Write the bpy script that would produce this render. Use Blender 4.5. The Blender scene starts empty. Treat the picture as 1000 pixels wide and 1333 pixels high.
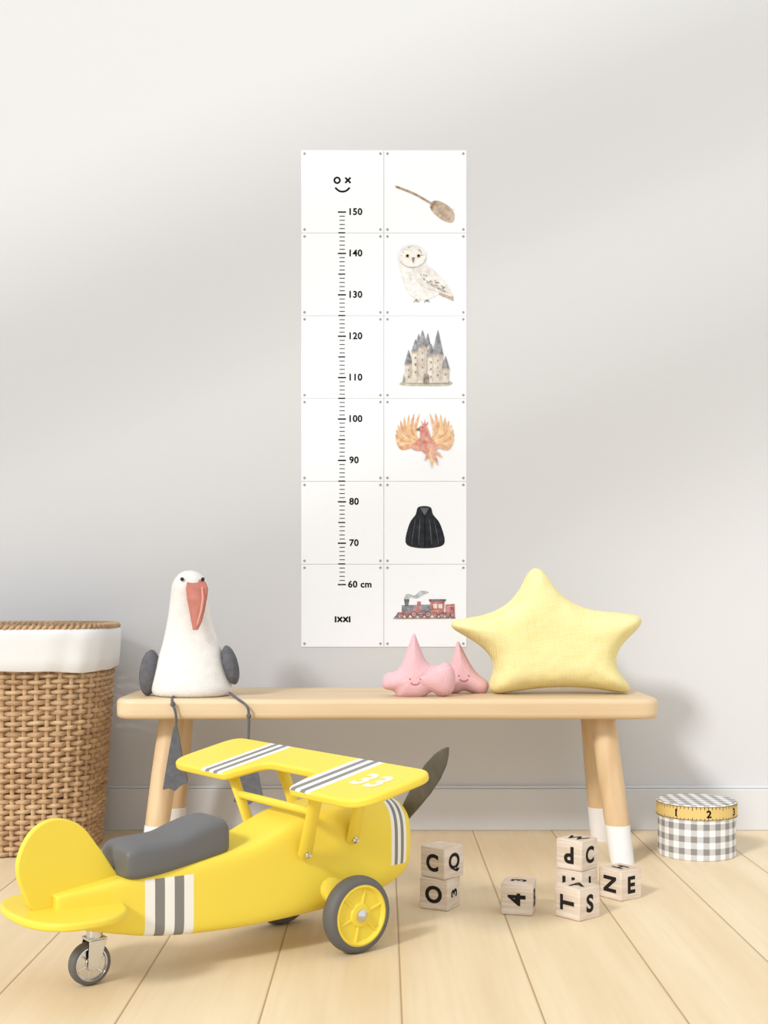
import bpy, math, random
from mathutils import Vector, Matrix
R = math.radians
sc = bpy.context.scene
col = sc.collection
random.seed(4)
try:
    sc.view_settings.view_transform = 'Standard'
    sc.view_settings.look = 'None'
except Exception:
    pass

# ------------------------------------------------------------------ camera
F = 1612.5; CZ = 0.567
cam = bpy.data.objects.new('camera', bpy.data.cameras.new('camera'))
col.objects.link(cam)
cam.location = (0, -3, CZ); cam.rotation_euler = (R(90), 0, 0)
cam.data.sensor_fit = 'VERTICAL'; cam.data.sensor_height = 36; cam.data.lens = F/1333*36
cam.data.shift_y = 108.5/1333
sc.camera = cam
def P(px, py, y):
    d = y+3
    return Vector(((px-500)*d/F, y, CZ-(py-775)*d/F))

# ------------------------------------------------------------------ materials
def lin(c):
    out = []
    for v in c[:3]:
        v /= 255
        out.append(v/12.92 if v <= .04045 else ((v+.055)/1.055)**2.4)
    return (*out, 1)
class NT:
    def __init__(s, name):
        s.m = bpy.data.materials.new(name); s.m.use_nodes = True
        s.t = s.m.node_tree; s.b = s.t.nodes['Principled BSDF']
        s.tc = s.t.nodes.new('ShaderNodeTexCoord')
    def n(s, typ, **k):
        o = s.t.nodes.new(typ)
        for a, v in k.items(): setattr(o, a, v)
        return o
    def l(s, a, b): s.t.links.new(a, b)
    def setin(s, sock, v):
        if hasattr(v, 'is_output'): s.l(v, sock)
        else: sock.default_value = v
    def math(s, op, a, b=0.0, c=None):
        o = s.n('ShaderNodeMath', operation=op)
        s.setin(o.inputs[0], a); s.setin(o.inputs[1], b)
        if c is not None: s.setin(o.inputs[2], c)
        return o.outputs[0]
    def mix(s, f, a, b, bt='MIX'):
        o = s.n('ShaderNodeMix', data_type='RGBA', blend_type=bt)
        s.setin(o.inputs[0], f); s.setin(o.inputs[6], a); s.setin(o.inputs[7], b)
        return o.outputs[2]
    def sep(s, v=None):
        o = s.n('ShaderNodeSeparateXYZ'); s.l(v or s.tc.outputs['Object'], o.inputs[0]); return o.outputs
    def comb(s, x, y, z):
        o = s.n('ShaderNodeCombineXYZ')
        for i, v in enumerate((x, y, z)): s.setin(o.inputs[i], v)
        return o.outputs[0]
    def map(s, scale, v=None):
        o = s.n('ShaderNodeMapping'); s.l(v or s.tc.outputs['Object'], o.inputs[0]); o.inputs['Scale'].default_value = scale
        return o.outputs[0]
    def noise(s, v, scale=5, detail=3, rough=.5):
        o = s.n('ShaderNodeTexNoise'); s.l(v, o.inputs['Vector'])
        o.inputs['Scale'].default_value = scale; o.inputs['Detail'].default_value = detail; o.inputs['Roughness'].default_value = rough
        return o.outputs[0]
    def ramp(s, f, a, b):
        o = s.n('ShaderNodeMapRange'); s.l(f, o.inputs[0]); o.inputs[1].default_value = a; o.inputs[2].default_value = b
        return o.outputs[0]
    def bump(s, h, strength=.2, dist=.002):
        o = s.n('ShaderNodeBump'); o.inputs['Strength'].default_value = strength; o.inputs['Distance'].default_value = dist
        s.l(h, o.inputs['Height']); s.l(o.outputs[0], s.b.inputs['Normal'])
    def base(s, c): s.setin(s.b.inputs['Base Color'], c)

def mat(name, c, rough=.5, metal=0, c2=None, scale=(8, 8, 8), lo=.3, hi=.7, bump=None, spec=None):
    t = NT(name)
    t.b.inputs['Roughness'].default_value = rough; t.b.inputs['Metallic'].default_value = metal
    if spec is not None: t.b.inputs['Specular IOR Level'].default_value = spec
    if c2 is None: c2 = [v*.96 for v in c]
    f = t.ramp(t.noise(t.map(scale), 1, 4), lo, hi)
    t.base(t.mix(f, lin(c), lin(c2)))
    if bump: t.bump(t.noise(t.tc.outputs['Object'], bump[0], 3), bump[1], bump[2])
    return t.m

M = {}
M['wall'] = mat('wall_paint', (208, 209, 211), .9, c2=(206, 207, 209), scale=(.8, .8, .8), bump=(350, .12, .001), spec=.2)
M['base'] = mat('baseboard_paint', (211, 212, 214), .55, c2=(209, 210, 212))
M['white_paint'] = mat('white_paint', (229, 228, 227), .5)
M['bench_wood'] = mat('pale_oak', (217, 194, 158), .45, c2=(205, 177, 139), scale=(1.6, 22, 22), lo=.35, hi=.65)
M['leg_wood'] = mat('pale_oak_leg', (215, 188, 148), .45, c2=(200, 168, 127), scale=(30, 30, 3), lo=.35, hi=.7)
M['goose'] = mat('cream_felt', (230, 228, 225), .95, c2=(222, 219, 215), scale=(60, 60, 60), bump=(260, .5, .002), spec=.1)
M['beak'] = mat('salmon_felt', (192, 128, 116), .9, c2=(178, 112, 100), scale=(50, 50, 50), bump=(260, .4, .002), spec=.1)
M['beak2'] = mat('pink_felt', (220, 160, 148), .9, spec=.1)
M['greyfelt'] = mat('grey_felt', (106, 107, 112), .95, c2=(92, 93, 98), scale=(80, 80, 80), bump=(300, .5, .002), spec=.1)
M['black'] = mat('black_bead', (16, 16, 18), .25)
M['liner'] = mat('white_cloth', (231, 232, 234), .95, c2=(227, 228, 229), scale=(20, 20, 20), bump=(25, .3, .005), spec=.1)
M['yellow'] = mat('yellow_lacquer', (232, 208, 74), .42, c2=(229, 205, 70), scale=(3, 3, 3), spec=.3)
M['rubber'] = mat('dark_grey_rubber', (94, 93, 92), .6)
M['seatgrey'] = mat('grey_seat_vinyl', (98, 98, 99), .5, c2=(95, 95, 96))
M['chrome'] = mat('chrome', (215, 215, 215), .18, 1)
M['prop'] = mat('dark_brown_grey_wood', (92, 88, 80), .5, c2=(74, 71, 64), scale=(60, 60, 8))
M['ink'] = mat('printed_ink', (8, 8, 8), .8, spec=.1)
M['card'] = mat('white_card', (241, 244, 249), .8, c2=(239, 242, 247), scale=(300, 300, 300), bump=(700, .15, .0006), spec=.1)
M['clip'] = mat('grey_clip', (165, 165, 165), .5)
M['white_decal'] = mat('white_decal', (234, 230, 206), .5)
M['letter'] = mat('letter_ink', (40, 36, 34), .8, spec=.1)
M['smile'] = mat('stitch_thread', (176, 84, 96), .8)

def wicker_mat():
    t = NT('brown_wicker'); t.b.inputs['Roughness'].default_value = .6
    n1 = t.noise(t.map((6, 6, 94)), 1, 3); n2 = t.noise(t.map((60, 60, 60)), 1, 2)
    c = t.mix(t.ramp(n1, .3, .7), lin((204, 172, 134)), lin((158, 122, 86)))
    c = t.mix(t.math('MULTIPLY', t.ramp(n2, .4, .7), .25), c, lin((214, 188, 156)))
    t.base(c); return t.m
M['wicker'] = wicker_mat()

def floor_mat():
    t = NT('whitewashed_planks'); t.b.inputs['Roughness'].default_value = .5
    t.b.inputs['Specular IOR Level'].default_value = .3
    x, y, z = t.sep()
    W = .19
    u = t.math('DIVIDE', t.math('SUBTRACT', x, .214-W*40), W)
    idx = t.math('FLOOR', u); fu = t.math('FRACT', u)
    wn2 = t.n('ShaderNodeTexWhiteNoise', noise_dimensions='1D'); t.l(idx, wn2.inputs['W'])
    r = wn2.outputs[0]
    vec = t.comb(t.math('MULTIPLY', x, 12.0), t.math('ADD', t.math('MULTIPLY', y, 1.3), t.math('MULTIPLY', r, 30.0)), t.math('MULTIPLY', r, 9.0))
    g = t.noise(vec, 1, 5, .55)
    g2 = t.noise(t.comb(t.math('MULTIPLY', x, 90.0), t.math('MULTIPLY', y, 3.0), r), 1, 3)
    c = t.mix(t.ramp(g, .3, .7), lin((227, 209, 177)), lin((215, 193, 156)))
    c = t.mix(t.math('MULTIPLY', t.ramp(g2, .45, .75), .25), c, lin((205, 179, 140)))
    c = t.mix(t.math('MULTIPLY', r, .25), c, lin((230, 215, 188)))
    dx = t.math('MULTIPLY', t.math('MINIMUM', fu, t.math('SUBTRACT', 1.0, fu)), W)
    s = t.ramp(dx, .0006, .0020)
    t.base(t.mix(s, lin((172, 144, 106)), c))
    t.bump(t.ramp(dx, .0005, .004), .4, .002)
    return t.m
M['floor'] = floor_mat()

def block_mat():
    t = NT('pale_block_wood'); t.b.inputs['Roughness'].default_value = .6
    g = t.noise(t.map((14, 14, 150)), 1, 3)
    t.base(t.mix(t.ramp(g, .35, .7), lin((224, 212, 198)), lin((196, 177, 157)))); return t.m
M['block'] = block_mat()

def gingham(name, cyl):
    t = NT(name); t.b.inputs['Roughness'].default_value = .9
    x, y, z = t.sep()
    if cyl:
        u = t.math('MULTIPLY', t.math('ADD', t.math('ARCTAN2', y, x), 4.0), 20/(2*math.pi)); v = t.math('MULTIPLY', t.math('ADD', z, 1.0), 38.0)
    else:
        u = t.math('MULTIPLY', t.math('ADD', x, 1.0), 38.0); v = t.math('MULTIPLY', t.math('ADD', y, 1.0), 38.0)
    a = t.math('GREATER_THAN', t.math('FRACT', u), .5); b = t.math('GREATER_THAN', t.math('FRACT', v), .5)
    f = t.math('MULTIPLY', t.math('ADD', a, b), .5)
    t.base(t.mix(f, lin((233, 232, 231)), lin((136, 134, 133)))); return t.m
M['ging_side'] = gingham('gingham_side', True); M['ging_top'] = gingham('gingham_top', False)
M['tape'] = mat('yellow_tape', (218, 190, 122), .6, c2=(210, 180, 110))

def star_mat():
    t = NT('yellow_knit'); t.b.inputs['Roughness'].default_value = .95; t.b.inputs['Specular IOR Level'].default_value = .1
    x, y, z = t.sep()
    # patches of rows running one way, patches running the other way
    pn = t.noise(t.map((13, 13, 13)), 1, 1)
    v1 = t.comb(t.math('ADD', x, t.math('MULTIPLY', z, .15)), t.math('SUBTRACT', z, t.math('MULTIPLY', x, .15)), 0.0)
    v2 = t.comb(t.math('SUBTRACT', z, t.math('MULTIPLY', x, .15)), t.math('ADD', x, t.math('MULTIPLY', z, .15)), 0.0)
    outs = []
    for v, rh in ((v1, .0036), (v2, .0046)):
        br = t.n('ShaderNodeTexBrick'); t.l(v, br.inputs['Vector'])
        br.inputs['Scale'].default_value = 1; br.inputs['Brick Width'].default_value = .026; br.inputs['Row Height'].default_value = rh
        br.inputs['Mortar Size'].default_value = .0006; br.inputs['Color1'].default_value = lin((227, 215, 154)); br.inputs['Color2'].default_value = lin((223, 209, 140))
        br.inputs['Mortar'].default_value = lin((234, 227, 182)); br.inputs['Mortar Smooth'].default_value = .3
        outs.append(br)
    c = t.mix(t.ramp(pn, .50, .53), outs[0].outputs[0], outs[1].outputs[0])
    n = t.noise(t.map((22, 22, 22)), 1, 2)
    t.base(t.mix(t.math('MULTIPLY', t.ramp(n, .5, .62), .5), c, lin((229, 218, 163))))
    t.bump(t.noise(t.map((11, 11, 11)), 1, 2), .6, .022); return t.m
M['star'] = star_mat()
def pink_mat():
    t = NT('pink_dotted_fabric'); t.b.inputs['Roughness'].default_value = .95; t.b.inputs['Specular IOR Level'].default_value = .1
    v = t.n('ShaderNodeTexVoronoi'); v.inputs['Scale'].default_value = 260; v.inputs['Randomness'].default_value = .2
    t.l(t.tc.outputs['Object'], v.inputs['Vector'])
    f = t.math('MULTIPLY', t.math('LESS_THAN', v.outputs['Distance'], .25), .6)
    t.base(t.mix(f, lin((219, 176, 182)), lin((236, 214, 217)))); return t.m
M['pink'] = pink_mat()

def stripes(name, axis, ranges, base=(232, 208, 74)):
    """yellow lacquer with painted white/grey bands, five bands each"""
    t = NT(name); t.b.inputs['Roughness'].default_value = .42; t.b.inputs['Specular IOR Level'].default_value = .3
    o = t.sep(); a = o[axis]; z = o[2]
    c = lin(base)
    for (s0, s1, z0, z1) in ranges:
        f = t.math('DIVIDE', t.math('SUBTRACT', a, s0), s1-s0)
        inside = t.math('MULTIPLY', t.math('GREATER_THAN', f, 0.0), t.math('LESS_THAN', f, 1.0))
        inside = t.math('MULTIPLY', inside, t.math('MULTIPLY', t.math('GREATER_THAN', z, z0), t.math('LESS_THAN', z, z1)))
        k = t.math('MULTIPLY', f, 5.0)
        grey = t.math('ADD', t.math('COMPARE', k, 1.5, .5), t.math('COMPARE', k, 3.5, .5))
        b = t.mix(grey, lin((232, 230, 225)), lin((128, 126, 122)))
        c = t.mix(inside, c, b)
    t.base(c); return t.m
M['fuselage'] = stripes('fuselage_paint', 0, [(.064, .140, .0, .150), (.495, .528, .12, .225)])
M['wing'] = stripes('wing_paint', 1, [(.104, .170, .004, 1), (-.156, -.090, .004, 1)])

# ------------------------------------------------------------------ mesh builder
class MB:
    def __init__(s): s.v = []; s.f = []; s.mi = []; s.mats = []
    def mid(s, m):
        if m not in s.mats: s.mats.append(m)
        return s.mats.index(m)
    def add(s, vs, fs, m=None):
        o = len(s.v); s.v += [tuple(v) for v in vs]; k = s.mid(m)
        for f in fs: s.f.append([i+o for i in f]); s.mi.append(k)
    def box(s, lo, hi, m=None):
        x0, y0, z0 = lo; x1, y1, z1 = hi
        s.add([(x0,y0,z0),(x1,y0,z0),(x1,y1,z0),(x0,y1,z0),(x0,y0,z1),(x1,y0,z1),(x1,y1,z1),(x0,y1,z1)],
              [(0,3,2,1),(4,5,6,7),(0,1,5,4),(1,2,6,5),(2,3,7,6),(3,0,4,7)], m)
    def loft(s, rings, m=None, cap=True, closed=False):
        n = len(rings[0]); vs = [p for r in rings for p in r]; fs = []
        K = len(rings)
        for i in range(K if closed else K-1):
            j = (i+1) % K
            for a in range(n):
                b = (a+1) % n
                fs.append((i*n+a, i*n+b, j*n+b, j*n+a))
        if cap and not closed:
            fs.append(tuple(range(n-1, -1, -1))); fs.append(tuple((K-1)*n+a for a in range(n)))
        s.add(vs, fs, m)
    def tube(s, pts, r, m=None, n=10, cap=True, flat=1.0):
        pts = [Vector(p) for p in pts]; rings = []
        if not hasattr(r, '__len__'): r = [r]*len(pts)
        up = None
        for i, p in enumerate(pts):
            t = (pts[min(i+1, len(pts)-1)]-pts[max(i-1, 0)]).normalized()
            if up is None:
                up = Vector((0, 0, 1)) if abs(t.z) < .9 else Vector((0, 1, 0))
            a = t.cross(up).normalized(); b = a.cross(t).normalized(); up = b
            rings.append([p+a*math.cos(q)*r[i]+b*math.sin(q)*r[i]*flat for q in [2*math.pi*k/n for k in range(n)]])
        s.loft(rings, m, cap)
    def lathe(s, prof, m=None, n=40, axis='z', o=(0, 0, 0), sgn=1):
        """prof: (radius, height) pairs"""
        o = Vector(o); rings = []
        for r, h in prof:
            ring = []
            for k in range(n):
                q = 2*math.pi*k/n; c, d = r*math.cos(q), r*math.sin(q)
                if axis == 'z': ring.append(o+Vector((c, d, h)))
                elif axis == 'y': ring.append(o+Vector((c, h*sgn, d)))
                else: ring.append(o+Vector((h*sgn, c, d)))
            rings.append(ring)
        s.loft(rings, m, True)
    def ball(s, c, r, m=None, n=20, k=12, rot=None):
        c = Vector(c)
        if not hasattr(r, '__len__'): r = (r, r, r)
        rings = []
        for i in range(k+1):
            a = -math.pi/2+math.pi*min(max(i/k, .01), .99)
            ring = []
            for j in range(n):
                q = 2*math.pi*j/n
                p = Vector((r[0]*math.cos(a)*math.cos(q), r[1]*math.cos(a)*math.sin(q), r[2]*math.sin(a)))
                if rot: p = rot @ p
                ring.append(c+p)
            rings.append(ring)
        s.loft(rings, m)
    def prism(s, pts, d, m=None, fr=None):
        """pts 2D outline; fr(u, v, w) -> 3D; d = (w0, w1)"""
        n = len(pts)
        vs = [fr(p[0], p[1], d[0]) for p in pts]+[fr(p[0], p[1], d[1]) for p in pts]
        fs = [tuple(range(n-1, -1, -1)), tuple(range(n, 2*n))]+[(i, (i+1) % n, n+(i+1) % n, n+i) for i in range(n)]
        s.add(vs, fs, m)
    def build(s, name, m=None, parent=None, smooth=35, bevel=0, seg=3, subsurf=0, fixn=True):
        me = bpy.data.meshes.new(name); me.from_pydata(s.v, [], s.f)
        for k in s.mats: me.materials.append(k if k is not None else m)
        for p, i in zip(me.polygons, s.mi): p.material_index = i
        if fixn:
            import bmesh
            bm = bmesh.new(); bm.from_mesh(me); bmesh.ops.recalc_face_normals(bm, faces=bm.faces); bm.to_mesh(me); bm.free()
        if smooth:
            me.shade_smooth()
            try: me.set_sharp_from_angle(angle=R(smooth))
            except Exception: pass
        me.update()
        o = bpy.data.objects.new(name, me); col.objects.link(o)
        if parent: o.parent = parent
        if bevel:
            b = o.modifiers.new('bevel', 'BEVEL'); b.width = bevel; b.segments = seg; b.limit_method = 'ANGLE'; b.angle_limit = R(40)
        if subsurf:
            b = o.modifiers.new('sub', 'SUBSURF'); b.levels = subsurf; b.render_levels = subsurf
        return o
def tag(o, label, cat, group=None):
    o['label'] = label; o['category'] = cat
    if group: o['group'] = group
def thing(name, label, cat, loc=(0, 0, 0), rz=0, group=None):
    o = bpy.data.objects.new(name, None); col.objects.link(o); o.empty_display_size = .05
    o.location = loc; o.rotation_euler = (0, 0, rz); tag(o, label, cat, group); return o
def struct(name, mb, m):
    o = mb.build(name, m); o['kind'] = 'structure'; return o

def round_poly(pts, rad, n=6):
    out = []; N = len(pts)
    for i in range(N):
        p = Vector(pts[i]); a = Vector(pts[i-1]); b = Vector(pts[(i+1) % N])
        r = rad[i] if hasattr(rad, '__len__') else rad
        la, lb = (a-p).length, (b-p).length
        pa = p+(a-p)*min(r/la, .49); pb = p+(b-p)*min(r/lb, .49)
        for k in range(n+1):
            t = k/n; out.append(pa*(1-t)**2+p*2*t*(1-t)+pb*t*t)
    return out
def spline(pts, n=6, closed=True):
    N = len(pts); out = []; pts = [Vector(p) for p in pts]
    for i in range(N if closed else N-1):
        g = (lambda k: pts[k % N]) if closed else (lambda k: pts[min(max(k, 0), N-1)])
        p0, p1, p2, p3 = g(i-1), g(i), g(i+1), g(i+2)
        for k in range(n):
            t = k/n
            out.append(.5*((2*p1)+(p2-p0)*t+(2*p0-5*p1+4*p2-p3)*t*t+(3*p1-p0-3*p2+p3)*t**3))
    if not closed: out.append(pts[-1])
    return out
_tc = {}
def text2d(s, bold=0.0, res=4):
    if (s, bold) in _tc: return _tc[(s, bold)]
    cu = bpy.data.curves.new('t', 'FONT'); cu.body = s; cu.size = 1; cu.resolution_u = res; cu.align_x = 'CENTER'; cu.offset = bold
    cu.space_character = 1+bold*2
    o = bpy.data.objects.new('t', cu); col.objects.link(o)
    bpy.context.view_layer.update()
    dg = bpy.context.evaluated_depsgraph_get()
    me = bpy.data.meshes.new_from_object(o.evaluated_get(dg))
    vs = [v.co.copy() for v in me.vertices]; fs = [tuple(p.vertices) for p in me.polygons]
    bpy.data.objects.remove(o); bpy.data.curves.remove(cu); bpy.data.meshes.remove(me)
    x0 = min(v.x for v in vs); x1 = max(v.x for v in vs); y0 = min(v.y for v in vs); y1 = max(v.y for v in vs)
    h = (y1-y0)
    vs = [((v.x-(x0+x1)/2)/h, (v.y-(y0+y1)/2)/h) for v in vs]   # unit height, centred
    _tc[(s, bold)] = (vs, fs); return _tc[(s, bold)]

# ------------------------------------------------------------------ setting
b = MB(); b.box((-4, 0, -.05), (4, .1, 2.9)); struct('wall_back', b, M['wall'])
b = MB(); b.box((-4, -5.5, -.05), (4, 0, 0)); struct('floor', b, M['floor'])
b = MB(); b.box((-4, -.014, 0), (4, 0, .100)); b.box((-4, -.010, .100), (4, 0, .107))
o = struct('baseboard_back', b, M['base'])
md = o.modifiers.new('bevel', 'BEVEL'); md.width = .002; md.segments = 2

# ------------------------------------------------------------------ light
SD = Vector((.50, .66, -.54)).normalized()
sun = bpy.data.objects.new('sun', bpy.data.lights.new('sun', 'SUN')); col.objects.link(sun)
sun.data.energy = 2.1; sun.data.angle = R(9); sun.data.color = (1, .98, .955)
sun.rotation_euler = SD.to_track_quat('-Z', 'Y').to_euler()
w = bpy.data.worlds.new('world'); sc.world = w; w.use_nodes = True
w.node_tree.nodes['Background'].inputs[0].default_value = (.965, .982, 1, 1)
w.node_tree.nodes['Background'].inputs[1].default_value = 1.12
# added boards out of view, placed to cast diagonal shade bands on the wall
for i, (pa, pb, wd, t) in enumerate([((0, 500), (1000, 90), .24, 2.9), ((0, 920), (1000, 480), .26, 2.9)]):
    A = P(pa[0], pa[1], 0); B = P(pb[0], pb[1], 0); dr = (B-A).normalized()
    A2 = A-SD*t-dr*1.2; B2 = B-SD*t+dr*1.5; nrm = dr.cross(SD).normalized(); q = SD
    b = MB(); rings = []
    for C0 in (A2, B2):
        rings.append([C0+nrm*wd/2+q*.03, C0-nrm*wd/2+q*.03, C0-nrm*wd/2-q*.03, C0+nrm*wd/2-q*.03])
    b.loft(rings); struct('shade_board_%d' % (i+1), b, M['white_paint'])

# ------------------------------------------------------------------ growth chart
CH0 = Vector((0, 0, .442)); S = 537.5
chart = thing('growth_chart', 'tall white paper height chart of twelve square cards hung on the wall', 'growth chart', CH0)
def cp(px, py, lay=1):
    return ((px-500)/S, -(.0016+.0004*lay), (775-py)/S+CZ-CH0.z)
_ac = {}
def ac(c):
    if c not in _ac:
        d = [min(248, v*1.0+(250-v)*.5) for v in c]
        e = [v*.88 for v in c]
        _ac[c] = mat('watercolour', e, .85, c2=d, scale=(95, 95, 95), lo=.25, hi=.8, spec=.1)
    return _ac[c]
class Art:
    def __init__(s): s.m = MB(); s.k = 1
    def poly(s, pts, c, sm=0):
        if sm: pts = spline(pts, sm)
        m = ac(c) if isinstance(c, tuple) else c
        vs = [cp(p[0], p[1], s.k) for p in pts]; s.k += .12
        s.m.add(vs, [tuple(range(len(vs)))], m)
    def ell(s, x, y, rx, ry, c, rot=0):
        cr, sr = math.cos(R(rot)), math.sin(R(rot)); pts = []
        for i in range(20):
            q = 2*math.pi*i/20; a, b2 = rx*math.cos(q), ry*math.sin(q)
            pts.append((x+a*cr-b2*sr, y+a*sr+b2*cr))
        s.poly(pts, c)
    def stroke(s, pts, w, c, sm=0):
        if sm: pts = spline(pts, sm, False)
        pts = [Vector(p) for p in pts]; L = []; Rr = []
        for i, p in enumerate(pts):
            t = (pts[min(i+1, len(pts)-1)]-pts[max(0, i-1)]).normalized(); nn = Vector((-t.y, t.x))
            if hasattr(w, '__len__'):
                f = i/(len(pts)-1)*(len(w)-1); j = min(int(f), len(w)-2); ww = w[j]+(w[j+1]-w[j])*(f-j)
            else: ww = w
            L.append(p+nn*ww/2); Rr.append(p-nn*ww/2)
        s.poly(L+Rr[::-1], c)
    def text(s, t, x, y, h, c, bold=.03):
        vs, fs = text2d(t, bold); s.m.add([cp(x+v[0]*h, y-v[1]*h, s.k) for v in vs], fs, c)
    def build(s, name, parent):
        return s.m.build(name, None, parent, smooth=0, fixn=False)
def yc(cm): return 761+(60-cm)*5.385
cards = {}
for r in range(6):
    for c in range(2):
        x0 = 392.3+c*107.9; y0 = 196+r*107.75
        b = MB(); a0 = cp(x0, y0+107.2, 0); a1 = cp(x0+107.2, y0, 0)
        b.box((a0[0], -.0016, a0[2]), (a1[0], -.0002, a1[2]))
        cd = b.build('card', M['card'], chart, smooth=0); cards[(r, c)] = cd
        for (dx, dy) in ((4.3, 4.3), (103, 4.3), (4.3, 103), (103, 103)):
            A = Art(); x, z = x0+dx, y0+dy
            q0 = cp(x, z, 0); A.m.lathe([(.0031, 0), (.0031, .0008), (.0016, .0012), (.0014, .0007)], M['clip'], 14, 'y', (q0[0], -.0016, q0[2]), -1)
            A.build('corner_clip', cd)
ticks = [Art() for _ in range(6)]
for cm in range(60, 151):
    y = yc(cm); r = min(5, max(0, int((y-196)//107.75)))
    if cm % 10 == 0: x0, x1, h = 440, 450.5, .9
    elif cm % 5 == 0: x0, x1, h = 440.5, 449.5, .8
    else: x0, x1, h = 442, 449, .5
    ticks[r].k = 1
    ticks[r].poly([(x0, y-h), (x1, y-h), (x1, y+h), (x0, y+h)], M['ink'])
    if cm % 10 == 0:
        s = str(cm)+(' cm' if cm == 60 else ''); w_ = {2: 6, 3: 8.4, 5: 13.5}[len(s)]
        A = Art(); A.text(s, 455+w_, y-.6, 9.2, M['ink']); A.build('number', cards[(r, 0)])
for r in range(6):
    ticks[r].build('ruler_marks', cards[(r, 0)])
A = Art()                                                     # wink face
ring = [(439+3.6*math.cos(q), 235+3.6*math.sin(q)) for q in [2*math.pi*i/24 for i in range(25)]]
A.stroke(ring, 2.3, M['ink']); A.stroke([(449.5, 231.5), (456.5, 238.5)], 2.3, M['ink']); A.stroke([(456.5, 231.5), (449.5, 238.5)], 2.3, M['ink'])
A.stroke([(436.5, 244.5), (441, 248.5), (446, 249.8), (451, 248.5), (455.5, 244.5)], 2.3, M['ink'], 4); A.build('smiling_face_print', cards[(0, 0)])
A = Art()
A.stroke([(437, 802.2), (437, 810.2)], 2.2, M['ink']); A.stroke([(455.2, 802.2), (455.2, 810.2)], 2.2, M['ink'])
for x in (439.5, 447): A.stroke([(x, 803), (x+6, 809.6)], 2.1, M['ink']); A.stroke([(x+6, 803), (x, 809.6)], 2.1, M['ink'])
A.build('maker_mark', cards[(5, 0)])
# broom
A = Art()
A.poly([(562, 263), (572, 262), (586, 270), (592, 280), (589, 290), (578, 288), (567, 280), (560, 271)], (188, 160, 130), 4)
for i in range(13):
    t = i/12; A.stroke([(563+3*t, 265+7*t), (592-12*t+4*t*t, 273+16*t)], [.5, .8, .3], (150, 118, 88) if i % 2 else (206, 182, 154))
A.stroke([(515, 243), (540, 253), (566, 268)], 2.6, (152, 116, 84), 5); A.stroke([(561, 271), (567, 262)], 2.2, (120, 88, 62)); A.stroke([(563.5, 272), (569, 263)], 1, (190, 150, 90))
A.build('broom_print', cards[(0, 1)])
# owl
A = Art(); rnd = random.Random(2)
A.poly([(538, 392), (541, 384), (548, 385), (547, 393)], (230, 226, 220)); A.poly([(552, 392), (553, 385), (560, 385), (559, 392)], (230, 226, 220))
for x in (542, 556):
    for d in (-4, 0, 4): A.stroke([(x, 390), (x+d, 394.5)], [1.4, .5], (74, 64, 58))
A.poly([(568, 368), (580, 370), (587, 379), (591, 392), (583, 389), (574, 385), (566, 380)], (186, 164, 142), 4)
for i in range(5): A.stroke([(570+i*2, 372+i), (577+i*3, 387-i*.4)], [.6, 1, .3], (150, 128, 108))
A.poly([(520, 340), (522, 352), (527, 372), (536, 386), (552, 391), (570, 384), (580, 372), (570, 358), (556, 345), (552, 332), (538, 330)], (246, 243, 240), 5)
A.poly([(522, 346), (527, 368), (538, 384), (546, 378), (538, 352)], (255, 254, 252), 4)
for i in range(16): x = 527+rnd.random()*14; y = 354+rnd.random()*26; A.stroke([(x, y), (x+1.5, y+2), (x+3, y+.2)], .5, (216, 210, 204))
A.poly([(538, 350), (548, 346), (560, 349), (574, 361), (584, 374), (589, 386), (580, 384), (566, 379), (552, 374), (542, 364)], (236, 231, 227), 5)
for i in range(7):
    A.stroke([(546+i*2.2, 358+i*2.4), (562+i*3.2, 370+i*1.6), (575+i*2, 380+i*.9)], [.4, .7, .3], (206, 198, 190), 3)
for i in range(34):
    t = rnd.random(); x = 544+t*36; y = 351+t*24+rnd.random()*10-1; A.ell(x, y, 1.1, .6, (128, 112, 100), 30)
A.ell(537, 334, 17.5, 14.5, (246, 243, 239)); A.ell(530, 335.5, 7.6, 8.6, (255, 253, 250)); A.ell(545, 335.5, 7.6, 8.6, (255, 253, 250))
for i in range(22):
    a = rnd.random()*math.pi; A.ell(537+15*math.cos(a)*rnd.uniform(.6, 1), 334-13*math.sin(a)*rnd.uniform(.72, 1), .8, .5, (168, 154, 140))
A.ell(530.5, 334, 2.5, 2.5, (206, 168, 90)); A.ell(545, 334, 2.5, 2.5, (206, 168, 90)); A.ell(530.5, 334, 1.6, 1.6, M['ink']); A.ell(545, 334, 1.6, 1.6, M['ink'])
A.poly([(536, 336), (540, 336), (538.6, 343), (537.4, 343)], (92, 84, 78))
A.build('owl_print', cards[(1, 1)])
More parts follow.
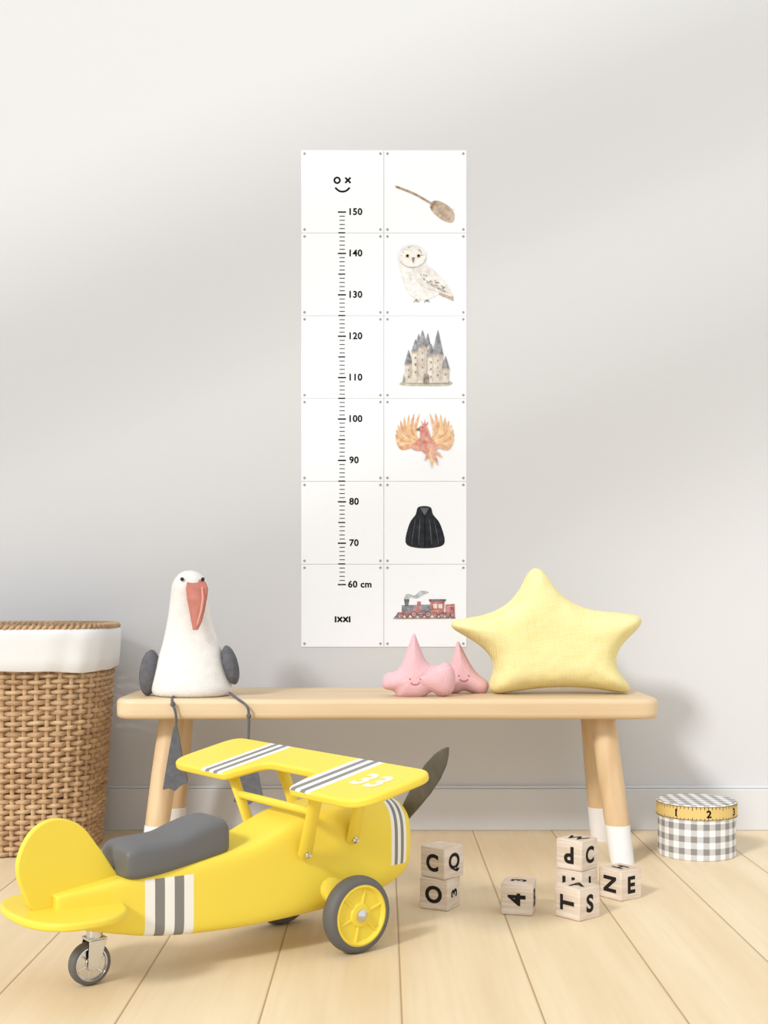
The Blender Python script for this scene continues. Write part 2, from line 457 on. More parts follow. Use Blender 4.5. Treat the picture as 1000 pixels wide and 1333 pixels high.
# plain little castle
A = Art()
st = (228, 217, 202); st2 = (212, 199, 184); rf = (124, 126, 134)
A.poly([(523, 502), (524, 497), (545, 494), (585, 496), (586, 502), (560, 503)], (190, 184, 162), 3)
for x in (526, 581): A.poly([(x-2.5, 498), (x, 486), (x+2.5, 498)], (150, 154, 128))
A.poly([(533, 476), (576, 476), (576, 499), (533, 499)], st)
for x in range(534, 576, 4): A.poly([(x, 474), (x+2, 474), (x+2, 476.2), (x, 476.2)], st)
for (x, y0, w_, rh) in ((545, 446, 4, 11), (557, 449, 5, 15), (532, 474, 9, 18), (541, 458, 9, 16), (550, 452, 11, 22), (561, 464, 9, 16), (570, 462, 12, 32), (580, 480, 8, 16)):
    k = int(x) % 2
    A.poly([(x-w_/2, y0), (x+w_/2, y0), (x+w_/2, 499), (x-w_/2, 499)], st if k else st2)
    A.poly([(x+w_*.15, y0), (x+w_/2, y0), (x+w_/2, 499), (x+w_*.15, 499)], (196, 182, 166))
    A.poly([(x-w_/2-1.2, y0+1), (x-.4, y0-rh), (x+.4, y0-rh), (x+w_/2+1.2, y0+1)], rf)
    A.poly([(x+w_*.1, y0+1), (x+.2, y0-rh+1), (x+w_/2+1.2, y0+1)], (98, 100, 110))
    A.poly([(x-w_/2-1, y0), (x+w_/2+1, y0), (x+w_/2, y0+2.4), (x-w_/2, y0+2.4)], (176, 158, 140))
    for dy in (6, 15, 25):
        if y0+dy+4 < 497: A.poly([(x-.9, y0+dy+3.5), (x-.9, y0+dy+1), (x, y0+dy), (x+.9, y0+dy+1), (x+.9, y0+dy+3.5)], (122, 110, 104))
A.ell(555, 491, 3.6, 4.5, (110, 94, 84)); A.poly([(551.4, 491), (558.6, 491), (558.6, 499), (551.4, 499)], (110, 94, 84))
A.build('castle_print', cards[(2, 1)])
# orange bird with raised wings
A = Art()
for s in (-1, 1):
    for i in range(11):
        a = R(110-i*12.5); Lf = 42-i*2.1; bx, by = 553+s*6, 578-i*.2
        tx, ty = bx+s*(Lf*math.cos(a)*.8+12), by-Lf*math.sin(a)*.98-1
        mx, my = (bx+tx)/2+s*7, (by+ty)/2+5
        A.stroke([(bx, by), (mx, my), (tx, ty)], [2.5, 5, 5.5, 4, .5], [(240, 192, 126), (234, 160, 110), (244, 208, 140)][i % 3], 6)
        A.stroke([(bx, by), (mx, my), (tx, ty)], [.5, .6, .2], (222, 144, 104), 4)
    A.poly([(553, 568), (553+s*10, 573), (553+s*18, 582), (553+s*10, 587), (553, 584)], (222, 140, 112), 4)
A.poly([(548, 558), (555, 556), (559, 564), (561, 576), (558, 586), (553, 590), (548, 584), (547, 570)], (214, 126, 108), 5)
A.ell(551, 558, 5, 4.6, (216, 114, 98)); A.poly([(547, 556), (540, 560), (547, 561)], (120, 94, 84)); A.ell(550, 556.5, .9, .9, M['ink'])
for (x, y) in ((548, 548), (553, 546), (558, 549)): A.stroke([(553, 556), (x, y)], [2.4, .6], (218, 96, 84))
for (e, c) in (((570, 606), (228, 142, 112)), ((562, 610), (242, 194, 130)), ((576, 596), (234, 156, 114)), ((553, 600), (216, 126, 102))):
    A.stroke([(555, 584), ((555+e[0])/2+3, (584+e[1])/2), e], [4, 4.5, 3.5, .6], c, 5)
A.build('fiery_bird_print', cards[(3, 1)])
# plain black cape
cb, cf, cd_ = [mat('black_watercolour', c_, .85, c2=[v*1.5 for v in c_], scale=(60, 60, 60), spec=.1) for c_ in ((34, 36, 40), (74, 76, 82), (12, 12, 14))]
A = Art()
A.poly([(545, 660), (560, 660), (564, 670), (573, 682), (579, 706), (566, 713), (541, 713), (528, 706), (533, 682), (541, 670)], cb, 4)
A.poly([(547, 661), (559, 661), (553, 671)], cf); A.stroke([(553, 671), (553, 712)], 1, cd_)
for (a_, b_) in ((541, 536), (547, 545), (559, 562), (565, 571)): A.stroke([(a_, 676), ((a_+b_)/2, 690), (b_, 709)], [.4, .9, .5], cf, 3)
A.build('cape_print', cards[(4, 1)])
# steam locomotive
A = Art()
A.poly([(526, 781), (530, 773), (540, 775), (548, 769), (559, 771), (552, 774), (543, 779), (534, 778), (530, 784)], (176, 188, 194), 4)
A.poly([(512, 804), (593, 803), (593, 805.5), (512, 806)], (160, 132, 118))
A.poly([(523, 788), (562, 787), (562, 799), (523, 799)], (92, 98, 112)); A.poly([(538, 788), (548, 788), (548, 799), (538, 799)], (180, 98, 98))
A.poly([(526, 780), (533, 780), (531.5, 789), (527.5, 789)], (58, 62, 72)); A.poly([(543, 783), (548, 783), (548, 789), (543, 789)], (184, 80, 80))
A.poly([(560, 782), (579, 782), (578, 800), (561, 800)], (184, 82, 86)); A.poly([(558, 780), (581, 780), (580, 783), (559, 783)], (74, 50, 54))
A.poly([(564, 786), (569, 786), (569, 792), (564, 792)], (228, 214, 196)); A.poly([(571, 786), (576, 786), (576, 792), (571, 792)], (228, 214, 196))
A.poly([(580, 787), (592, 786), (592, 800), (580, 800)], (174, 78, 86)); A.poly([(518, 797), (592, 797), (592, 801), (516, 801)], (158, 66, 72))
A.poly([(519, 797), (513, 804), (520, 804)], (70, 62, 66))
A.stroke([(524, 790), (560, 789)], .7, (150, 154, 164)); A.stroke([(524, 794), (536, 794)], .6, (58, 62, 72)); A.stroke([(561, 795), (578, 795)], .7, (226, 180, 120)); A.stroke([(581, 790), (591, 789)], .7, (226, 180, 120))
for (x, r_) in ((523, 2.6), (530, 2.6), (539, 4.2), (548, 4.2), (557, 4.2), (567, 3), (575, 3), (583, 3), (589, 3)):
    A.ell(x, 804-r_, r_, r_, (92, 44, 50)); A.ell(x, 804-r_, r_*.6, r_*.6, (210, 140, 134)); A.ell(x, 804-r_, r_*.25, r_*.25, (60, 40, 40))
A.stroke([(539, 800), (557, 800)], .9, (60, 40, 44))
A.build('steam_train_print', cards[(5, 1)])

# ------------------------------------------------------------------ bench
BX = .007
bench = thing('bench', 'low pale oak bench with round splayed legs against the wall', 'bench', (BX, -.23, 0))
b = MB()
hx, hy = .577, .170
b.prism(round_poly([(-hx, -hy), (hx, -hy), (hx, hy), (-hx, hy)], .050, 8), (.306, .349), None, lambda u, v, w_: (u, v, w_))
b.build('seat', M['bench_wood'], bench, bevel=.010, seg=4)
for sx in (-1, 1):
    for sy, yt, yb in ((-1, -.075, -.142), (1, .06, .108)):
        b = MB(); rr = []
        top = Vector((sx*.468, yt, .308)); bot = Vector((sx*.499, yb, 0))
        def ringat(t, r, top=top, bot=bot):
            c = bot.lerp(top, t); return [(c.x+r*math.cos(q), c.y+r*math.sin(q), c.z) for q in [2*math.pi*k/24 for k in range(24)]]
        rad = lambda t: .0245+.003*math.sin(t*2.2)
        b.loft([ringat(t, rad(t)) for t in (.0, .02, .3, .6, 1)])
        lg = b.build('leg', M['leg_wood'], bench)
        b = MB(); b.loft([ringat(t, rad(t)+e) for t, e in ((0, .0006), (.1, .0008), (.25, .0008), (.252, .0))], cap=True)
        p = b.build('painted_tip', M['white_paint'], lg); p['label'] = 'white painted foot'

# ------------------------------------------------------------------ basket
BK = Vector((-.893, -.185, 0))
basket = thing('laundry_basket', 'brown wicker laundry basket with white cloth liner at left of the bench', 'basket', BK)
NB = 360
def sring(z, off=0, n=NB, fold=None):
    t = z/.5; a = .236+.034*t+off; c = .138+.022*t+off; out = []
    for k in range(n):
        q = 2*math.pi*k/n; e = 2/3.6
        cx, sy = math.cos(q), math.sin(q)
        f = 0 if fold is None else fold(q)
        out.append(Vector(((a+f)*math.copysign(abs(cx)**e, cx), (c+f)*math.copysign(abs(sy)**e, sy), z)))
    per = [0]
    for i in range(n): per.append(per[-1]+(out[(i+1) % n]-out[i]).length)
    L = per[-1]; res = []; j = 0
    for k in range(n):
        d = L*k/n
        while per[j+1] < d: j += 1
        f = (d-per[j])/max(1e-9, per[j+1]-per[j]); res.append(out[j].lerp(out[(j+1) % n], f))
    return res
rnb = random.Random(7)
b = MB()
rows = 43; NW = 30
for r in range(rows):
    zc = .008+r*.0113; ph = (r % 2)*math.pi; rings = []; am = [rnb.uniform(-.0012, .0012) for _ in range(NW)]; f1, f2 = rnb.uniform(0, 6), rnb.uniform(0, 6); sz = rnb.uniform(.88, 1.08)
    for k6 in range(8):
        q = 2*math.pi*k6/8; dr = .0044*math.cos(q); dz = .0054*sz*math.sin(q)
        base = sring(zc+dz, dr)
        ringv = []
        for k in range(NB):
            wv = math.cos(NW*2*math.pi*k/NB+ph)
            off = .0056*wv+am[(k//12) % NW]*.5
            p = base[k]; d = Vector((p.x/.25, p.y/.15, 0)).normalized()
            ringv.append(p+d*off+Vector((0, 0, .0009*math.sin(5*6.283*k/NB+f1)+.0008*math.sin(13*6.283*k/NB+f2))))
        rings.append(ringv)
    b.loft(rings, closed=True)
b.build('woven_body', M['wicker'], basket, smooth=80)
st0 = sring(.004); st1 = sring(.49)
for k2 in range(2*NW):
    k = int(round(k2*NB/(2*NW))) % NB
    if st0[k].y > .02: continue
    b = MB(); b.tube([st0[k], st1[k]], .0050, n=8); b.build('stake', M['wicker'], basket)
b = MB(); b.loft([sring(.004, -.004), sring(.014, -.004)]); b.build('bottom', M['wicker'], basket)
b = MB(); rb0 = sring(.4975, 0)
for s in range(2):
    rings = []
    for k6 in range(6):
        q = 2*math.pi*k6/6; rv = []
        for k in range(NB):
            w_ = 56*2*math.pi*k/NB+s*math.pi; p = rb0[k]; d = Vector((p.x/.25, p.y/.15, 0)).normalized()
            rv.append(p+d*(.006*math.cos(w_)+.0055*math.cos(q)+.003)+Vector((0, 0, .004*math.sin(w_)+.0055*math.sin(q))))
        rings.append(rv)
    b.loft(rings, closed=True)
b.build('braided_rim', M['wicker'], basket, smooth=60)
b = MB()
wob = lambda amp, ph: (lambda q: amp*(math.sin(9*q+ph)+.6*math.sin(17*q+2*ph)))
def lift(ring, amp): return [p+Vector((0, 0, amp*math.sin(5*6.283*i/NB+1)+amp*.5*math.sin(13*6.283*i/NB))) for i, p in enumerate(ring)]
b.loft([sring(.485, -.014), sring(.494, -.004), sring(.494, .010, fold=wob(.0004, 0)), sring(.486, .0145, fold=wob(.001, .3)), sring(.472, .0155, fold=wob(.0014, .9)), sring(.456, .0155, fold=wob(.0016, .6)), lift(sring(.43, .0155, fold=wob(.0018, 1.0)), .001), lift(sring(.404, .0155, fold=wob(.002, 1.2)), .002), lift(sring(.402, .013, fold=wob(.002, 1.2)), .002),
        sring(.43, .0115), sring(.48, .010)], cap=False)
b.build('cloth_liner', M['liner'], basket, smooth=80)

# ------------------------------------------------------------------ plush goose
G0 = Vector(((250-500)*2.70/F, -.30, .349))
goose = thing('plush_goose', 'white stuffed goose with salmon beak sitting on the left end of the bench', 'plush toy', G0)
gs = 1/597.
def gx(px): return (px-250)*gs
prof = [(908, 250, 44, .9), (906, 250, 50, .9), (898, 250, 53, .9), (882, 249, 50, .88), (862, 249, 44, .86), (842, 249, 37.5, .84), (822, 247.5, 31.5, .84), (802, 246.5, 27, .86),
        (785, 246, 24.5, .9), (772, 247, 24, .95), (762, 247.5, 22.5, .98), (754, 247.5, 18, 1), (748, 247, 11, 1), (745.5, 247, 4, 1)]
b = MB(); rings = []
pr = spline([Vector((a, c, d*1.0, e)) for a, c, d, e in prof], 3, False)
for a in pr:
    z = (908-a[0])*gs; r = a[2]*gs
    rings.append([(gx(a[1])+r*math.cos(q), r*a[3]*math.sin(q)*.95, z) for q in [2*math.pi*k/32 for k in range(32)]])
b.loft(rings); b.build('body', M['goose'], goose, smooth=80)
# beak
b = MB(); rings = []
bp = [(.014, -.022, .249, .006, .006), (.015, -.036, .246, .020, .012), (.018, -.046, .232, .0240, .014), (.019, -.053, .212, .0215, .013), (.020, -.060, .186, .0165, .010), (.020, -.066, .162, .0115, .007), (.018, -.069, .146, .006, .004)]
for (x, y, z, rx, ry) in bp:
    rings.append([(x+rx*math.cos(q), y+ry*math.sin(q), z+ry*.5*math.sin(q)) for q in [2*math.pi*k/20 for k in range(20)]])
b.loft(rings); bk = b.build('beak', M['beak'], goose, smooth=80)
b = MB(); b.tube([(.030, -.056, .236), (.033, -.062, .212), (.030, -.067, .186), (.022, -.0725, .155)], [.002, .0025, .0025, .0015], n=8)
b.build('beak_seam', M['beak2'], bk)
for (px_, yy) in ((240.5, -.0350), (266.5, -.0275)):
    b = MB(); b.ball((gx(px_), yy, (908-757)*gs), .0042); b.build('eye', M['black'], goose)
for sx, cxp, cyp, w_, h_, an in ((-1, 196, 878, 13, 30, 6), (1, 301, 868, 10, 26, -14)):
    b = MB(); b.ball((gx(cxp), -.012, (908-cyp)*gs), (w_*gs, .028, h_*gs), rot=Matrix.Rotation(R(an), 3, 'Y'))
    b.build('wing', M['greyfelt'], goose, smooth=80)
def W(px, py, y): return P(px, py, y)-G0
for kind in (0, 1):
    if kind == 0:
        pts = [W(226, 906, -.352), W(224, 911, -.392)+Vector((0, 0, .001)), W(225, 917, -.409), W(229, 930, -.411), W(229, 948, -.411)]
        tri = [(226, 946), (231, 946), (238, 985), (245, 1019), (236, 1022), (228, 1030), (221, 1026), (212, 1028), (219, 985)]
    else:
        pts = [W(299, 902, -.330), W(308, 910, -.392)+Vector((0, 0, .002)), W(321, 919, -.411), W(324, 932, -.412), W(323, 968, -.412)]
        tri = [(320, 966), (326, 966), (335, 1000), (343, 1040), (333, 1041), (324, 1048), (315, 1043), (304, 1044), (313, 1000)]
    b = MB(); b.tube(spline(pts, 5, False), .0028, n=8); lg = b.build('leg', M['greyfelt'], goose)
    b = MB(); k0 = pts[2 if kind == 0 else 3]; b.ball(k0, .0055, n=10, k=8); b.build('knot', M['greyfelt'], lg)
    b = MB(); pl = round_poly(tri, 1.5, 3)
    b.prism([(p.x, p.y) for p in pl], (-.413, -.407), None, lambda u, v, w_: W(u, v, -.41)+Vector((0, w_+.41, 0)))
    b.build('foot', M['greyfelt'], goose, bevel=.0012)

# ------------------------------------------------------------------ stuffed stars
def pillow(outline, T, D, ctr, rings=16, smooth_n=10):
    """outline of (x, z); returns builder of an inflated cushion about y = 0"""
    n = len(outline); c = Vector(ctr); O = [Vector(p) for p in outline]
    def dist(p):
        m = 1e9
        for i in range(n):
            a, bb = O[i], O[(i+1) % n]; ab = bb-a; L = ab.length_squared
            t = 0 if L < 1e-12 else max(0, min(1, (p-a).dot(ab)/L)); d = (p-(a+ab*t)).length
            if d < m: m = d
        return m
    grid = []
    ts = [1-(1-(i+1)/rings)**1.6 for i in range(rings)]
    for t in ts:
        grid.append([c+(p-c)*t for p in O])
    H = []
    for i, ring in enumerate(grid):
        if i == rings-1: H.append([0.0]*n); continue
        row = []
        for p in ring:
            d = min(dist(p)/D, 1); row.append(T*math.sqrt(max(0, 1-(1-d)**2)))
        H.append(row)
    hc = T*math.sqrt(1-(1-min(dist(c)/D, 1))**2)
    for _ in range(smooth_n):
        Hn = [r[:] for r in H]
        for i in range(rings-1):
            for k in range(n):
                inn = H[i-1][k] if i > 0 else hc
                Hn[i][k] = .5*H[i][k]+.125*(inn+H[i+1][k]+H[i][k-1]+H[i][(k+1) % n])
        H = Hn; hc = .5*hc+.5*sum(H[0])/n
    b = MB(); vs = []; fs = []
    for sgn in (-1, 1):
        base = len(vs); vs.append((c.x, sgn*hc, c.y))
        for i in range(rings-1):
            vs += [(p.x, sgn*h, p.y) for p, h in zip(grid[i], H[i])]
        for k in range(n): fs.append((base, base+1+k, base+1+(k+1) % n))
        for i in range(rings-2):
            for k in range(n):
                a = base+1+i*n+k; a2 = base+1+i*n+(k+1) % n
                fs.append((a, a+n, a2+n, a2))
    e = len(vs); vs += [(p.x, 0, p.y) for p in O]
    f0 = 1+(rings-2)*n
    half = 1+(rings-1)*n
    for k in range(n):
        k2 = (k+1) % n
        fs.append((f0+k, e+k, e+k2, f0+k2)); fs.append((half+f0+k, e+k, e+k2, half+f0+k2))
    b.add(vs, fs); return b

def star_from_px(pts, rad, y, basepx, sub=5):
    o = P(basepx[0], basepx[1], y); o.z = .349
    loc = []
    for p in pts:
        q = P(p[0], p[1], y); loc.append((q.x-o.x, q.z-P(basepx[0], basepx[1], y).z))
    k = (y+3)/F
    return o, round_poly(loc, [r*k for r in rad] if hasattr(rad, '__len__') else rad*k, sub)
pts = [(696, 730), (740, 796), (848, 806), (790, 862), (832, 910), (735, 895), (629, 911), (650, 859), (575, 815), (664, 799)]
rad = [32, 44, 30, 46, 30, 60, 30, 46, 26, 44]
o, ol = star_from_px(pts, rad, -.25, (715, 905), 9)
zmin = min(p.y for p in ol)
ystar = pillow(ol, .066, .050, (-.003, .105), 16, 14).build('star_cushion', M['star'], None, smooth=80)
ystar.location = o; ystar.location.z = .3495-zmin
tag(ystar, 'large pale yellow star shaped cushion standing on the right end of the bench', 'cushion')

def pink_star(pts, rad, y, basepx, face, label, T):
    o, ol = star_from_px(pts, rad, y, basepx, 6)
    root = thing('plush_star', label, 'plush toy', o, 0, 'pink stuffed stars on the bench')
    k = (y+3)/F
    fx, fz = (face[0]-basepx[0])*k, (basepx[1]-face[1])*k
    b = pillow(ol, T, T*1.1, (fx, fz+.004), 10)
    b.build('body', M['pink'], root, smooth=80)
    def surf(x, z):
        best = min((v for v in b.v if v[1] <= 0), key=lambda v: (v[0]-x)**2+(v[2]-z)**2); return best[1]
    for s in (-1, 1):
        e = MB(); x, z = fx+s*.011, fz+.006; e.ball((x, surf(x, z)-.0008, z), .0015, n=8, k=6); e.build('eye', M['smile'], root)
    e = MB(); pp = []
    for i in range(9):
        q = R(205+i*16.25); x = fx+.010*math.cos(q); z = fz+.002+.008*math.sin(q); pp.append((x, surf(x, z)-.0010, z))
    e.tube(pp, .0009, n=6); e.build('mouth', M['smile'], root)
    return root
pink_star([(539, 820), (555, 862), (568, 866), (582, 858), (594, 874), (591, 902), (572, 907), (563, 897), (550, 908), (518, 908), (514, 898), (496, 895), (500, 874), (519, 873)],
          [7, 14, 8, 10, 12, 12, 10, 8, 10, 10, 6, 10, 10, 14], -.325, (545, 905), (540, 885), 'left pink stuffed star with pointed top and stitched smile on the bench', .032)
pink_star([(596, 832), (612, 864), (622, 878), (638, 888), (634, 904), (614, 902), (604, 898), (594, 903), (576, 902), (584, 872)],
          [6, 16, 10, 10, 10, 8, 8, 8, 12, 16], -.235, (605, 902), (603, 882), 'right pink stuffed star with smiling face beside the yellow star cushion', .026)

# ------------------------------------------------------------------ round gingham box
HB = Vector((.686, -.281, 0)); rb = .0835
box = thing('round_box', 'round grey checked fabric box with tape measure ribbon around its lid on the floor', 'box', HB)
b = MB(); b.lathe([(rb-.002, 0), (rb, .002), (rb, .100), (rb-.002, .102)], M['ging_side'], 64); b.build('box_body', None, box)
b = MB(); b.lathe([(rb+.0018, .086), (rb+.0022, .087), (rb+.0022, .117), (rb+.001, .1185), (rb-.002, .119)], M['ging_side'], 64)
lid = b.build('lid', None, box)
b = MB(); b.lathe([(rb-.003, .1188), (rb-.003, .1194)], M['ging_top'], 64); b.build('lid_top', None, lid)
b = MB(); rt = rb+.0032
b.loft([[((r_)*math.cos(q), r_*math.sin(q), z) for q in [2*math.pi*k/72 for k in range(72)]] for (r_, z) in ((rb+.002, .0875), (rt, .0877), (rt, .1165), (rb+.002, .1167))], cap=False)
tape = b.build('measuring_tape', M['tape'], box)
b = MB()
def cyl(u, z, r_=rt+.0004):   # u arc length, 0 faces the viewer
    q = -math.pi/2+u/r_; return (r_*math.cos(q), r_*math.sin(q), z)
def cq(u0, u1, z0, z1):
    n_ = max(1, int(abs(u1-u0)/.006)); vs = []; fs = []
    for i in range(n_+1):
        u = u0+(u1-u0)*i/n_; vs += [cyl(u, z0), cyl(u, z1)]
    for i in range(n_): fs.append((2*i, 2*i+2, 2*i+3, 2*i+1))
    b.add(vs, fs, M['ink'])
for i in range(-27, 28):
    u = .004+i*.0085
    L = .011 if i % 8 == 0 else (.008 if i % 4 == 0 else .0055)
    cq(u-.0006, u+.0006, .1160-L, .1160); cq(u-.0006, u+.0006, .0884, .0884+L*.6)
cq(-.24, .24, .1154, .1163); cq(-.24, .24, .0880, .0889)
b.build('scale_marks', None, tape, smooth=0, fixn=False)
for s, u in (('1', -.066), ('2', .005), ('3', .076)):
    b = MB(); vs, fs = text2d(s, .03)
    b.add([cyl(u+v[0]*.017, .1015+v[1]*.016) for v in vs], fs, M['ink'])
    b.build('number', None, tape, smooth=0, fixn=False)

# ------------------------------------------------------------------ letter blocks
h = .028
FR = {'f': ((0, -1, 0), (1, 0, 0), (0, 0, 1)), 'r': ((1, 0, 0), (0, 1, 0), (0, 0, 1)), 't': ((0, 0, 1), (1, 0, 0), (0, 1, 0)),
      'l': ((-1, 0, 0), (0, -1, 0), (0, 0, 1)), 'b': ((0, 1, 0), (-1, 0, 0), (0, 0, 1))}
def block(x, y, z, th, faces, label):
    root = thing('letter_block', label, 'toy block', (x, y, z), -R(th), 'wooden letter blocks on the floor')
    b = MB(); b.box((-h, -h, 0), (h, h, 2*h)); b.build('cube_body', M['block'], root, bevel=.002, seg=2)
    for k, (s, rot, hh) in faces.items():
        n_, r_, u_ = [Vector(a) for a in FR[k]]; vs, fs = text2d(s, .036); b = MB(); c, d = math.cos(R(rot)), math.sin(R(rot))
        b.add([Vector((0, 0, h))+n_*(h+.0003)+r_*(v[0]*c-v[1]*d)*hh+u_*(v[0]*d+v[1]*c)*hh for v in vs], fs, M['letter'])
        b.build('letter', None, root, smooth=0, fixn=False)
L = .032
block(.102, -.743, 0, 27, {'f': ('O', 0, L), 'r': ('3', 90, L*.8), 'l': ('R', 0, L), 'b': ('K', 0, L)}, 'wooden block marked O under another block in the left stack')
block(.106, -.741, 2*h, 42, {'f': ('C', 0, L), 'r': ('Q', 0, L*1.1), 'l': ('A', 0, L)}, 'wooden block marked C and Q on top of the left stack')
block(.2417, -.779, 0, 14, {'f': ('4', 90, L), 'r': ('B', 0, L), 't': ('3', 90, L*.9), 'l': ('7', 0, L)}, 'single wooden block marked 4 standing alone in the middle')
block(.3622, -.675, 0, 42, {'f': ('H', 0, L), 'r': ('I', 0, L), 'l': ('M', 0, L)}, 'mostly hidden wooden block carrying the block marked P')
block(.3622, -.675, 2*h, 41, {'f': ('P', 180, L), 'r': ('C', 0, L), 't': ('W', 0, L*.9), 'l': ('V', 0, L)}, 'wooden block marked P on top of the right stack')
block(.342, -.811, 0, 49, {'f': ('T', 90, L), 'r': ('S', 0, L), 't': ('A', 30, L*.9), 'l': ('G', 0, L)}, 'front wooden block marked with a sideways T and an S')
block(.4446, -.670, 0, 54, {'f': ('N', 90, L), 'r': ('E', 0, L), 't': ('H', 90, L*.85), 'l': ('D', 0, L)}, 'rightmost wooden block marked with a sideways N and an E')

# ------------------------------------------------------------------ toy aeroplane
plane = thing('toy_airplane', 'yellow ride-on toy biplane with grey saddle and striped wing on the floor', 'toy airplane', (-.426, -1.193, 0), R(38))
secs = [(-.062, .104, .136, .014), (-.058, .098, .142, .022), (0, .080, .150, .032), (.08, .063, .161, .044), (.16, .056, .170, .052), (.24, .054, .182, .058),
        (.29, .055, .200, .062), (.34, .057, .217, .067), (.42, .062, .227, .074), (.49, .072, .230, .079), (.528, .084, .226, .077), (.546, .098, .213, .066), (.553, .115, .20, .048)]
ss = spline([Vector(s) for s in secs], 5, False)
b = MB(); rings = []
for (s, zb, zt, hw) in ss:
    k = min(1, max(0, (s-.26)/.26)); zc = (zb+zt)/2; hz = (zt-zb)/2; e = 2/(7.5-4.3*k)
    rings.append([(s, hw*math.copysign(abs(math.cos(q))**e, math.cos(q)), zc+hz*math.copysign(abs(math.sin(q))**e, math.sin(q))) for q in [2*math.pi*(k_+.5)/96 for k_ in range(96)]])
b.loft(rings); b.build('fuselage', M['fuselage'], plane, smooth=60)
# saddle
sad = [(.034, .164, .184, .034), (.037, .154, .196, .043), (.055, .150, .203, .048), (.085, .152, .204, .050), (.115, .156, .206, .050), (.145, .160, .216, .049), (.175, .164, .224, .048), (.198, .168, .225, .046), (.206, .172, .217, .042), (.209, .180, .206, .036)]
b = MB(); rings = []
for (s, zb, zt, hw) in spline([Vector(s) for s in sad], 5, False):
    zc = (zb+zt)/2; hz = (zt-zb)/2; e = 2/5.
    rings.append([(s, hw*math.copysign(abs(math.cos(q))**e, math.cos(q)), zc+hz*math.copysign(abs(math.sin(q))**e, math.sin(q))) for q in [2*math.pi*(k+.5)/64 for k in range(64)]])
b.loft(rings); b.build('saddle', M['seatgrey'], plane, smooth=70)
# tail
b = MB(); fo = spline([(-.104, .146), (-.114, .188), (-.096, .230), (-.062, .248), (-.022, .236), (.008, .200), (.034, .162), (.050, .148), (.0, .118), (-.08, .116)], 6)
b.prism([(p.x, p.y) for p in fo], (-.006, .006), None, lambda u, v, w_: (u, w_, v)); b.build('tail_fin', M['yellow'], plane, bevel=.003, seg=3)
b = MB(); so = []
for k in range(56):
    q = 2*math.pi*k/56; e = 2/2.5; c, d = math.cos(q), math.sin(q)
    so.append((-.044+.078*math.copysign(abs(c)**e, c), .108*math.copysign(abs(d)**e, d)))
b.prism(so, (.110, .122), None, lambda u, v, w_: (u, v, w_)); b.build('tailplane', M['yellow'], plane, bevel=.004, seg=3)
# upper wing (own frame: x = chord, y = span)
ch = .150; hs = .277; hl = .292
wo = [(0, -hs), (ch, -hs), (ch, hl), (0, hl), (0, .094), (.072, .074), (.072, -.074), (0, -.094)]
wr = [.05, .035, .035, .05, .014, .02, .02, .014]
b = MB(); pl = round_poly(wo, wr, 7)
b.prism([(p.x, p.y) for p in pl], (-.007, .007), None, lambda u, v, w_: (u, v, w_))
wing = b.build('wing', M['wing'], plane, bevel=.0045, seg=4)
wing.location = (.278, 0, .265); wing.rotation_euler = (0, -R(12.9), 0)
b = MB(); vs, fs = text2d('33', .035)
b.add([(.078+v[1]*.048, -.212-v[0]*.050, .0074) for v in vs], fs, M['white_decal'])
b.build('number_marking', None, wing, smooth=0, fixn=False)
# struts
def wz(s): return .265+(s-.278)*math.tan(R(12.9))-.006
for sg in (-1, 1):
    for (s0, z0, s1) in ((.325, .160, .312), (.418, .172, .405)):
        b = MB(); p0 = Vector((s0, sg*.074, z0)); p1 = Vector((s1, sg*.126, wz(s1)))
        b.tube([p0-(p1-p0)*.08, p0, p0.lerp(p1, .5), p1], [.006, .0125, .011, .012], n=14, flat=.5)
        st_ = b.build('wing_strut', M['yellow'], plane)
        b = MB(); b.lathe([(.0055, 0), (.0055, .003), (.003, .005), (.0025, .005), (.0022, .009)], None, 16, 'y', (s0, sg*.081, z0), sg)
        b.build('bolt', M['chrome'], st_)
b = MB(); b.tube([(.316, -.108, .232), (.316, .108, .232)], .0065, n=12); b.build('cross_bar', M['yellow'], plane)
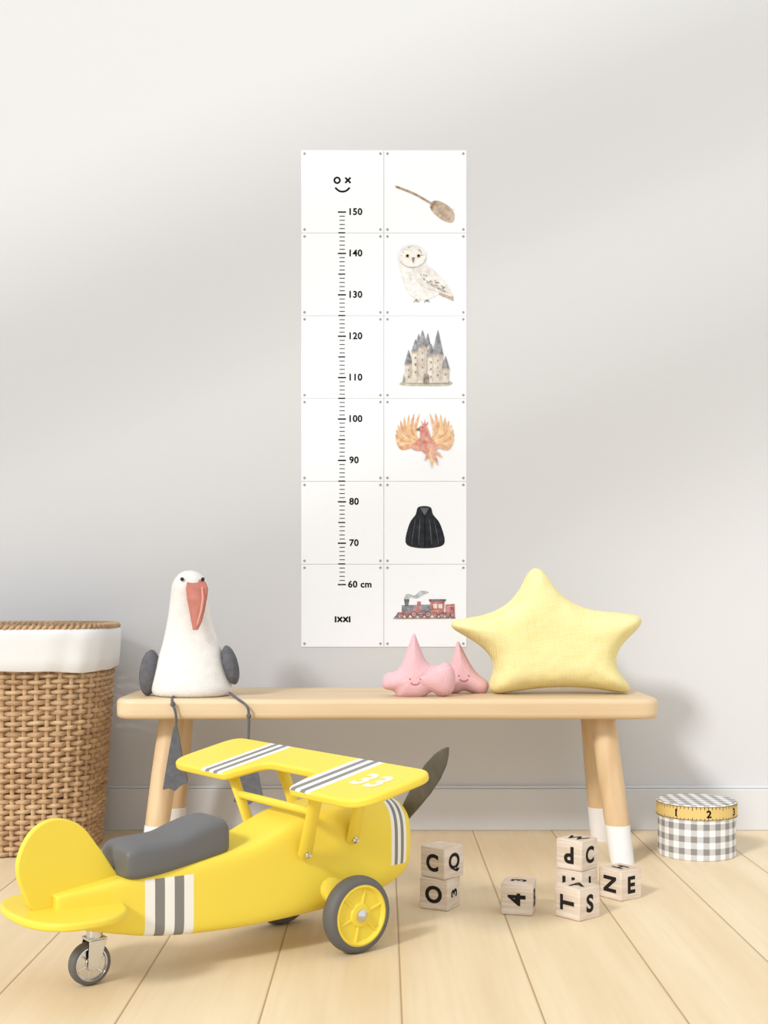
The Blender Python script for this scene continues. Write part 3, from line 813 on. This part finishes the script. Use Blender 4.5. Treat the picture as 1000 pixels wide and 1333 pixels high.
# wheels
def wheel(s, y, r, wd, sg, tirem, hubm, name, spokes, capr):
    b = MB(); q = []
    ti = r*.80
    for k in range(17):
        a = math.pi*k/16; q.append((ti+(r-ti)*math.sin(a)**.7, wd/2*math.cos(a)))
    rings = []
    for (rr, hh) in q:
        rings.append([(s+rr*math.cos(t), y+hh, r+rr*math.sin(t)) for t in [2*math.pi*k/56 for k in range(56)]])
    b.loft(rings, closed=True); tire = b.build(name, tirem, plane, smooth=60)
    b = MB()
    b.lathe([(ti*1.01, -wd*.40), (ti*1.01, wd*.46), (ti*.93, wd*.50), (ti*.88, wd*.42), (ti*.84, wd*.32), (ti*.40, wd*.34), (ti*.36, wd*.42), (ti*.16, wd*.46), (ti*.12, wd*.46)], None, 48, 'y', (s, y, r), sg)
    if spokes:
        for k in range(spokes):
            t = 2*math.pi*k/spokes+.3; c, d = math.cos(t), math.sin(t)
            a0 = Vector((s+c*ti*.36, y+sg*wd*.31, r+d*ti*.36)); a1 = Vector((s+c*ti*.86, y+sg*wd*.31, r+d*ti*.86))
            b.tube([a0, a1], r*.045, n=8)
    hub = b.build('hub', hubm, tire, smooth=30)
    b = MB(); b.lathe([(r*capr, wd*.44), (r*capr, wd*.54), (r*capr*.6, wd*.60), (r*.06, wd*.68), (r*.02, wd*.70)], None, 20, 'y', (s, y, r), sg); b.build('hub_cap', M['chrome'], hub)
    return tire
for sg in (-1, 1): wheel(.400, sg*.109, .061, .030, sg, M['rubber'], M['yellow'], 'wheel', 6, .16)
wheel(-.004, 0, .0315, .020, -1, M['rubber'], M['chrome'], 'tail_wheel', 6, .14)
b = MB(); b.tube([(.400, -.104, .061), (.400, .104, .061)], .007, n=14)
for sg in (-1, 1):
    b.tube([(.385, sg*.045, .115), (.388, sg*.062, .095), (.396, sg*.080, .070), (.400, sg*.093, .061)], [.036, .030, .020, .013], n=18, flat=.6)
b.build('landing_gear', M['yellow'], plane, smooth=60)
b = MB(); b.lathe([(.012, .064), (.012, .084)], None, 20, 'z', (.004, 0, 0))
for sg in (-1, 1):
    b.prism(round_poly([(-.012, .024), (.004, .024), (.018, .068), (-.010, .068)], .006, 4), (sg*.0125-.0012, sg*.0125+.0012), None, lambda u, v, w_: (u, w_, v))
b.box((-.010, -.0137, .065), (.018, .0137, .069))
b.build('caster_fork', M['chrome'], plane, bevel=.0006, seg=2)
# propeller
pc = Vector((.566, 0, .160)); b = MB()
b.lathe([(.020, -.014), (.020, .0), (.016, .010), (.008, .017), (.002, .019)], None, 24, 'x', pc)
spn = b.build('propeller', M['prop'], plane)
for sg in (1, -1):
    dv = Vector((0, -.144*sg, .160*sg)).normalized(); pp = Vector((1, 0, 0)).cross(dv)
    b = MB(); rings = []
    for (r_, w_, tw) in ((.006, .008, 60), (.03, .010, 48), (.07, .014, 36), (.11, .0175, 28), (.15, .018, 24), (.18, .014, 22), (.198, .008, 20), (.209, .002, 20)):
        ax = (pp*math.cos(R(tw))+Vector((1, 0, 0))*math.sin(R(tw)))*w_; th = (Vector((1, 0, 0))*math.cos(R(tw))-pp*math.sin(R(tw)))*(.0035 if r_ < .19 else .002)
        rings.append([pc+dv*r_+ax*math.cos(q)+th*math.sin(q) for q in [2*math.pi*k/16 for k in range(16)]])
    b.loft(rings); b.build('blade', M['prop'], spn, smooth=70)
